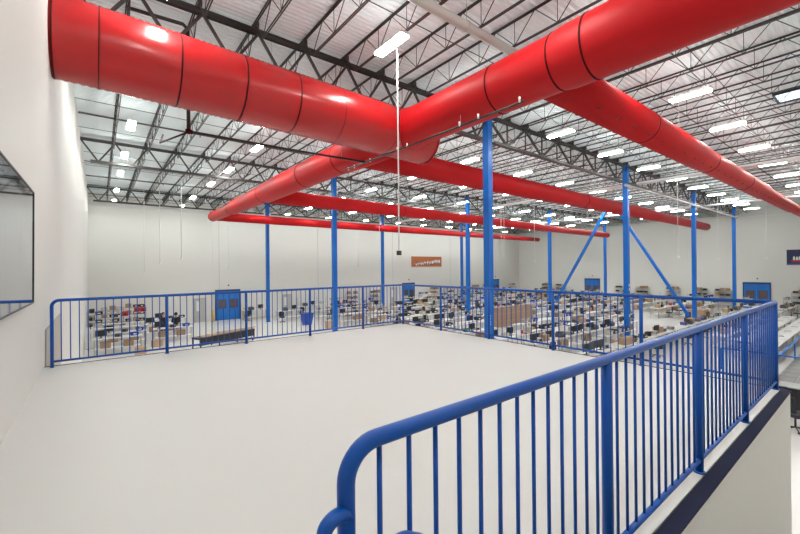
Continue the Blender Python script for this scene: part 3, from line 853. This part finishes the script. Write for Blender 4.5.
# cardboard bundles on the white table in the middle
for k in range(6):
    tcarton.place((20.65+.64*k, 15.95, HF+TH), .0, 'tall strapped brown cardboard bundle, %s of the six in the middle of the hall' % ['leftmost','second','third','fourth','fifth','rightmost'][k], 'cardboard bundles', scale=(.80,1,1))
for k, (x, yy, s, lab) in enumerate(((28.3,14.8,1.5,'big brown carton just right of the tall cardboard bundles'), (29.7,14.8,1.3,'brown carton second right of the tall cardboard bundles'),
        (40.2,10.2,2.9,'largest brown carton, on the floor right of the digit column'), (43.2,10.3,1.6,'brown carton right of the very large carton'),
        (35.0,7.3,1.8,'large brown carton behind the near railing, right of the digit column'), (46.6,15.0,2.0,'large carton left of the end column'),
        (14.9,28.3,1.5,'brown carton on the floor right of the blue bin'),(2.9,28.7,1.2,'brown carton on the floor left of the long black cart'),(1.9,26.9,1.1,'brown carton low behind the far railing at the left'), (23.9,9.9,1.5,'brown carton beside the column right of centre'))):
    carton2.place((x, yy, HF), rnd.uniform(-.1,.1), lab, None, scale=(s,s,s))
# left part of the hall: shelving with red boxes, long tables
load_rack(.75, 36.4, 0, 'wire shelving left rear by the left wall', ['black','black','card','beige'])
load_rack(2.3, 37.8, 0, 'wire shelving second from the left wall', ['black','card','black'])
load_rack(.45, 33.2, 0, 'wire shelving nearest the left wall', ['black','beige','black'])
load_rack(-.38, 35.3, PI/2, 'wire shelving flat against the left wall', ['black','black','card'])
for x, yy, z, lab in ((1.55,35.2,1.45,'red box with dark front on the left rack, left one'),(2.35,36.2,1.6,'red box on the left racks, middle one'),(2.75,36.2,1.6,'red box on the left racks, right one')):
    r = empty('red_case', (x,yy,HF+z), lab, 'case')
    MB().bevbox(-.19,.19,-.15,.15,0,.34,.02).build('shell', M['redbox'], r); MB().box(-.08,.06,-.156,-.149,.06,.2).build('front_panel', M['black'], r)
for x, yy, z, lab in ((1.55,35.2,1.45,'narrow grey stand under the left red box'),(2.55,36.2,1.6,'narrow grey stand under the two right red boxes')):
    r = empty('equipment_stand', (x,yy,HF), lab, 'stand')
    m = MB()
    for sx in (-.35,.35):
        for sy in (-.2,.2): m.box(sx-.02,sx+.02,sy-.02,sy+.02,0,z-.03)
    m.build('legs', M['galv'], r)
    for zz in (.3,.8,z-.01): MB().box(-.42,.42,-.22,.22,zz-.02,zz).build('shelf', M['lam'], r)
    for zz, kk in ((.3,'beige'),(.8,'darkgrey')):
        devs[kk].place((x-.15, yy, HF+zz), 0, '%s boxed instrument on the %s' % (colname[kk], lab), 'instruments on the stands')
lt = [(1.3,30.4),(3.75,33.4),(.9,28.4),(4.6,36.3),(4.0,30.5)]
for k, (x, yy) in enumerate(lt):
    pl = ['second nearest','at the two people','nearest','farthest','rightmost'][k]
    (tbench if k in (0,2) else bench).place((x, yy, HF), 0, 'white workbench in the left part of the hall, %s' % pl, 'workbenches at the left')
    for s in (-1,0,1):
        wh = '%s of left-hall bench, %s' % (slot[s], pl)
        if s == -1: monitor.place((x+s*.8, yy-.05, HF+TH), .1, 'black monitor, '+wh, 'monitors at the left')
        elif s == 0: devs['darkgrey'].place((x, yy-.05, HF+TH), 0, 'dark instrument, '+wh, 'instruments at the left')
        else: bins['black' if k%2 else 'bluebox'].place((x+s*.8, yy-.05, HF+TH), .1, 'open bin, '+wh, 'bins at the left')
    for s in (-.6, .5):
        carton.place((x+s, yy, HF+.31), 0, 'carton on lower shelf, %s side, left-hall bench, %s' % ('left' if s<0 else 'right', pl), 'cartons at the left')
# leaning white panels near the left wall
for k in range(2):
    r = empty('white_panel', (-.53+.25*k, 30.4+.2*k, HF), 'tall white panel leaning by the left wall, %s' % ['left one','right one'][k], 'panel')
    MB().box(-.1,.1,-.02,.02,0,1.35).build('sheet', M['white'], r); MB().box(-.11,.11,-.03,.03,0,.03).build('foot', M['grey'], r)
# long black cart with cardboard sheets
r = empty('flatbed_cart', (6.35, 26.25, HF), 'long low black flatbed cart with wooden boards in front of the blue door', 'cart', rz=math.radians(24))
MB().box(-2.0,2.0,-.4,.4,.68,.80).build('deck', M['black'], r)
m = MB()
for sx in (-1.95,-.7,.6,1.95):
    for sy in (-.37,.37): m.box(sx-.03,sx+.03,sy-.03,sy+.03,.1,.68)
m.box(-1.95,1.95,-.39,-.36,.34,.68); m.box(-1.95,1.95,.33,.39,.28,.34)
m.build('frame', M['black'], r)
for sx in (-1.9,1.9):
    for sy in (-.3,.3): MB().tube([(sx,sy-.02,.06),(sx,sy+.02,.06)], .06, 12).build('wheel', M['black'], r)
MB().box(-1.9,1.8,-.3,.3,.32,.36).build('lower_shelf', M['darkgrey'], r)
for k in range(3):
    b_ = empty('wooden_board', (6.35+.25*k, 26.25+.13*k, HF+.80+.03*k), 'brown board lying on the long black cart, %s' % ['lowest','middle','topmost'][k], 'board', rz=math.radians(24-3*k))
    MB().box(-1.7+.3*k,1.9-.1*k,-.28+.08*k,.30-.1*k,0,.03).build('plank', M['card2' if k==1 else 'card'], b_)
# blue tub with white mark
r = empty('waste_bin', (13.9, 30.6, HF), 'bright blue bin with a white mark left of the second column', 'bin')
m = MB(); m.add([(-.3,-.3,.1),(.3,-.3,.1),(.3,.3,.1),(-.3,.3,.1),(-.42,-.4,1.0),(.42,-.4,1.0),(.42,.4,1.0),(-.42,.4,1.0)],[(3,2,1,0),(0,1,5,4),(1,2,6,5),(2,3,7,6),(3,0,4,7),(4,5,6,7)]); m.build('tub', M['bluebox'], r)
MB().bevbox(-.45,.45,-.43,.43,1.0,1.08,.02).build('lid', M['bluebox'], r)
MB().box(.02,.10,-.385,-.37,.45,.72).box(.02,.10,-.365,-.35,.32,.39).build('white_mark', M['white'], r)
m = MB()
for sx in (-.28,.28): m.tube([(sx,.2,.08),(sx+.05,.2,.08)], .08, 12)
m.build('wheels', M['black'], r)
# tables and chairs near the far wall
for k, (x, yy) in enumerate(((12.0,38.2),(14.2,35.2),(17.6,38.3))):
    pl = ['left of the grey door','in front of the grey door','right of the grey door'][k]
    if k == 2: tbench.place((x, yy, HF), 0, 'white workbench by the far wall, %s' % pl)
    else: bench.place((x, yy, HF), 0, 'white workbench by the far wall, %s' % pl)
    monitor.place((x+.5, yy, HF+TH), .2, 'black monitor on the far wall bench %s' % pl)
    printer.place((x-.4, yy, HF+TH), 0, 'dark printer on the far wall bench %s' % pl)
for k, (x, yy) in enumerate(((13.0,33.9),(15.9,36.3),(10.9,37.0))):
    chair.place((x, yy, HF), 2.6+k*.5, 'black office chair on the open floor near the far grey door, %s' % ['nearest','middle','farthest'][k])
# right edge: long white tables, grey mats and blue guide rails on the floor
for k in range(6):
    for q, yy in enumerate((3.75, 4.75)):
        x = 27.0+2.5*k+.35*q
        bench.place((x, yy, HF), .0, 'white table at the right picture edge, %s of the %s line' % (ordn[k], ['near','far'][q]), 'tables at the right edge')
        papers.place((x-.4, yy, HF+TH), .2, 'white papers on the %s table, %s line, right picture edge' % (ordn[k], ['near','far'][q]), 'papers at the right edge')
r = empty('floor_mat', (19.6, .6, HF), 'grey tiled rubber floor mat behind the end of the near railing', 'mat')
m = MB()
for a in range(13):
    for b_ in range(4): m.bevbox(a*.9+.01, a*.9+.88, b_*.62+.01, b_*.62+.6, 0, .03, .01)
m.build('mat_tiles', M['rubber'], r)
for lab, a, b_, z in (('blue guide rail at table height running towards the right wall', (19.3,2.95), (36.0,3.12), .92), ('blue guide rail at table height crossing the other one', (22.7,1.2), (22.7,4.9), .98)):
    r = empty('guide_rail', (a[0],a[1],HF), lab, 'rail')
    e = (b_[0]-a[0], b_[1]-a[1], z)
    MB().beam((0,0,z), e, .09, .05).build('bar', M['bluecol'], r)
    for k in (0,2,4): MB().box(e[0]*k/4-.03,e[0]*k/4+.03,e[1]*k/4-.03,e[1]*k/4+.03,0,z-.02).build('leg', M['bluecol'], r)
# dark cabinet just beyond the platform corner
r = empty('machine_cabinet', (18.3, 2.1, HF), 'black machine cabinet on the hall floor just past the platform corner', 'cabinet')
MB().bevbox(-.35,.35,-.3,.3,.05,.75,.02).build('case', M['black'], r)
MB().box(-.3,.3,-.31,-.298,.15,.65).build('front_door', M['darkgrey'], r)
MB().box(-.38,.38,-.33,.33,.75,.78).build('top', M['grey'], r)
m = MB()
for sx in (-.3,.3):
    for sy in (-.25,.25): m.tube([(sx,sy,0),(sx,sy,.05)], .03, 8)
m.build('feet', M['black'], r)
for k,(x,yy) in enumerate(((15.9,1.75),(17.0,2.3))):
    chair.place((x,yy,HF), 1.0+k, 'office chair past the platform corner, %s' % ['nearer one','farther one'][k])

# ------------------------------------------------------------------ people
def person(x, yy, rz, lab, shirt, trousers, arm=0.6):
    root = empty('person', (x,yy,HF), lab, 'person', rz=rz)
    J = {'pelvis':(0,0,.95,.14),'spine':(0,.01,1.12,.135),'chest':(0,.0,1.33,.15),'neck':(0,-.01,1.5,.06),'head0':(0,-.02,1.58,.085),'head1':(0,-.03,1.70,.095),
         'sl':(-.18,0,1.42,.065),'el':(-.24,-.06,1.16,.045),'wl':(-.17,-.06-.25*arm,1.08,.032),'hl':(-.15,-.10-.33*arm,1.07,.035),
         'sr':(.18,0,1.42,.065),'er':(.24,-.06,1.16,.045),'wr':(.17,-.06-.25*arm,1.08,.032),'hr':(.15,-.10-.33*arm,1.07,.035),
         'hipl':(-.09,0,.9,.1),'kl':(-.1,-.02,.5,.065),'al':(-.1,.0,.09,.045),'fl':(-.1,-.15,.04,.035),
         'hipr':(.09,0,.9,.1),'kr':(.1,-.02,.5,.065),'ar':(.1,.0,.09,.045),'fr':(.1,-.15,.04,.035)}
    E_ = [('pelvis','spine'),('spine','chest'),('chest','neck'),('neck','head0'),('head0','head1'),('chest','sl'),('sl','el'),('el','wl'),('wl','hl'),('chest','sr'),('sr','er'),('er','wr'),('wr','hr'),
          ('pelvis','hipl'),('hipl','kl'),('kl','al'),('al','fl'),('pelvis','hipr'),('hipr','kr'),('kr','ar'),('ar','fr')]
    def skin(name, keys, grow, m, rootk):
        ks = [k for k in J if k in keys]; me = bpy.data.meshes.new(name)
        me.from_pydata([J[k][:3] for k in ks], [(ks.index(a),ks.index(b)) for a,b in E_ if a in ks and b in ks], [])
        o = bpy.data.objects.new(name, me); COL.objects.link(o); o.parent = root
        md = o.modifiers.new('Skin','SKIN'); md.use_smooth_shade = True
        sv = me.skin_vertices[0] if me.skin_vertices else None
        if sv is None:
            me.attributes.new if False else None
        return o, ks, me, md
    for name, keys, grow, m, rk in (('body', list(J), 0, M['skin'], 'pelvis'),
            ('shirt', ['pelvis','spine','chest','sl','el','wl','sr','er','wr'], .014, M[shirt], 'spine'),
            ('trousers', ['pelvis','hipl','kl','al','hipr','kr','ar'], .016, M[trousers], 'pelvis')):
        # tapered limbs swept along the joints and fused by a voxel remesh into one surface
        mb = MB()
        for a, b_ in E_:
            if a in keys and b_ in keys:
                A, B = Vector(J[a][:3]), Vector(J[b_][:3]); ra, rb = J[a][3]+grow, J[b_][3]+grow
                d = (B-A); ex = d.normalized()
                P_ = [A-ex*ra*.8, A-ex*ra*.45, A, A+d*.5, B, B+ex*rb*.45, B+ex*rb*.8]
                mb.tube(P_, 0, 12, True, 0, [ra*.4, ra*.85, ra, (ra+rb)/2, rb, rb*.85, rb*.4])
        if name == 'body':   # nose and ears
            mb.tube([(0,-.10,1.67),(0,-.145,1.655)], .014, 6); mb.tube([(-.1,-.02,1.66),(-.115,-.01,1.66)], .025, 6); mb.tube([(.1,-.02,1.66),(.115,-.01,1.66)], .025, 6)
            for s in (-1,1):
                for k in range(4): mb.tube([(s*(.135+.012*k),-.13-.33*arm,1.07),(s*(.135+.012*k),-.20-.33*arm,1.06),(s*(.135+.012*k),-.23-.33*arm,1.04)], .007, 6)
                mb.tube([(s*.12,-.10-.33*arm,1.07),(s*.10,-.15-.33*arm,1.07)], .008, 6)
        o = mb.build(name, m, root)
        rm = o.modifiers.new('Fuse','REMESH'); rm.mode = 'VOXEL'; rm.voxel_size = .012; rm.use_smooth_shade = True
    h = MB(); h.tube([(0,-.01,1.64),(0,.0,1.72),(0,-.015,1.79),(0,-.03,1.825)], 0, 14, True, 0, [.105,.112,.085,.03]); o = h.build('hair', M['hair'], root)
person(4.33, 31.45, PI*.95, 'person in a black top standing at a bench in the left part of the hall', 'cloth1', 'cloth2')
person(3.62, 32.05, PI*.1, 'person in dark clothes bent behind a railing post at the left, left of the other', 'cloth1', 'cloth3')

# ------------------------------------------------------------------ world, camera, colour
w = bpy.data.worlds.new('World'); SC.world = w; w.use_nodes = True
w.node_tree.nodes['Background'].inputs[0].default_value = (.6,.7,.85,1); w.node_tree.nodes['Background'].inputs[1].default_value = .3
cam = bpy.data.cameras.new('Camera'); co = bpy.data.objects.new('Camera', cam); COL.objects.link(co)
f_, yaw, pit, rol = 385.0, math.radians(38.08), math.radians(.08), math.radians(-.5376)
R_ = Vector((math.cos(yaw), -math.sin(yaw), 0)); F_ = Vector((math.sin(yaw), math.cos(yaw), 0)); U_ = Vector((0,0,1))
F2 = F_*math.cos(pit) + U_*math.sin(pit); U2 = -F_*math.sin(pit) + U_*math.cos(pit)
R3 = R_*math.cos(rol) + U2*math.sin(rol); U3 = -R_*math.sin(rol) + U2*math.cos(rol)
mt = Matrix((( R3.x, U3.x, -F2.x, 0), (R3.y, U3.y, -F2.y, 0), (R3.z, U3.z, -F2.z, 0), (0,0,0,1)))
co.matrix_world = mt
cam.sensor_width = 36; cam.lens = 36*f_/800; cam.clip_start = .05; cam.clip_end = 300
SC.camera = co
SC.view_settings.view_transform = 'Standard'; SC.view_settings.look = 'None'; SC.view_settings.gamma = 1
SC.view_settings.exposure = 0.0
SC.view_settings.use_curve_mapping = False
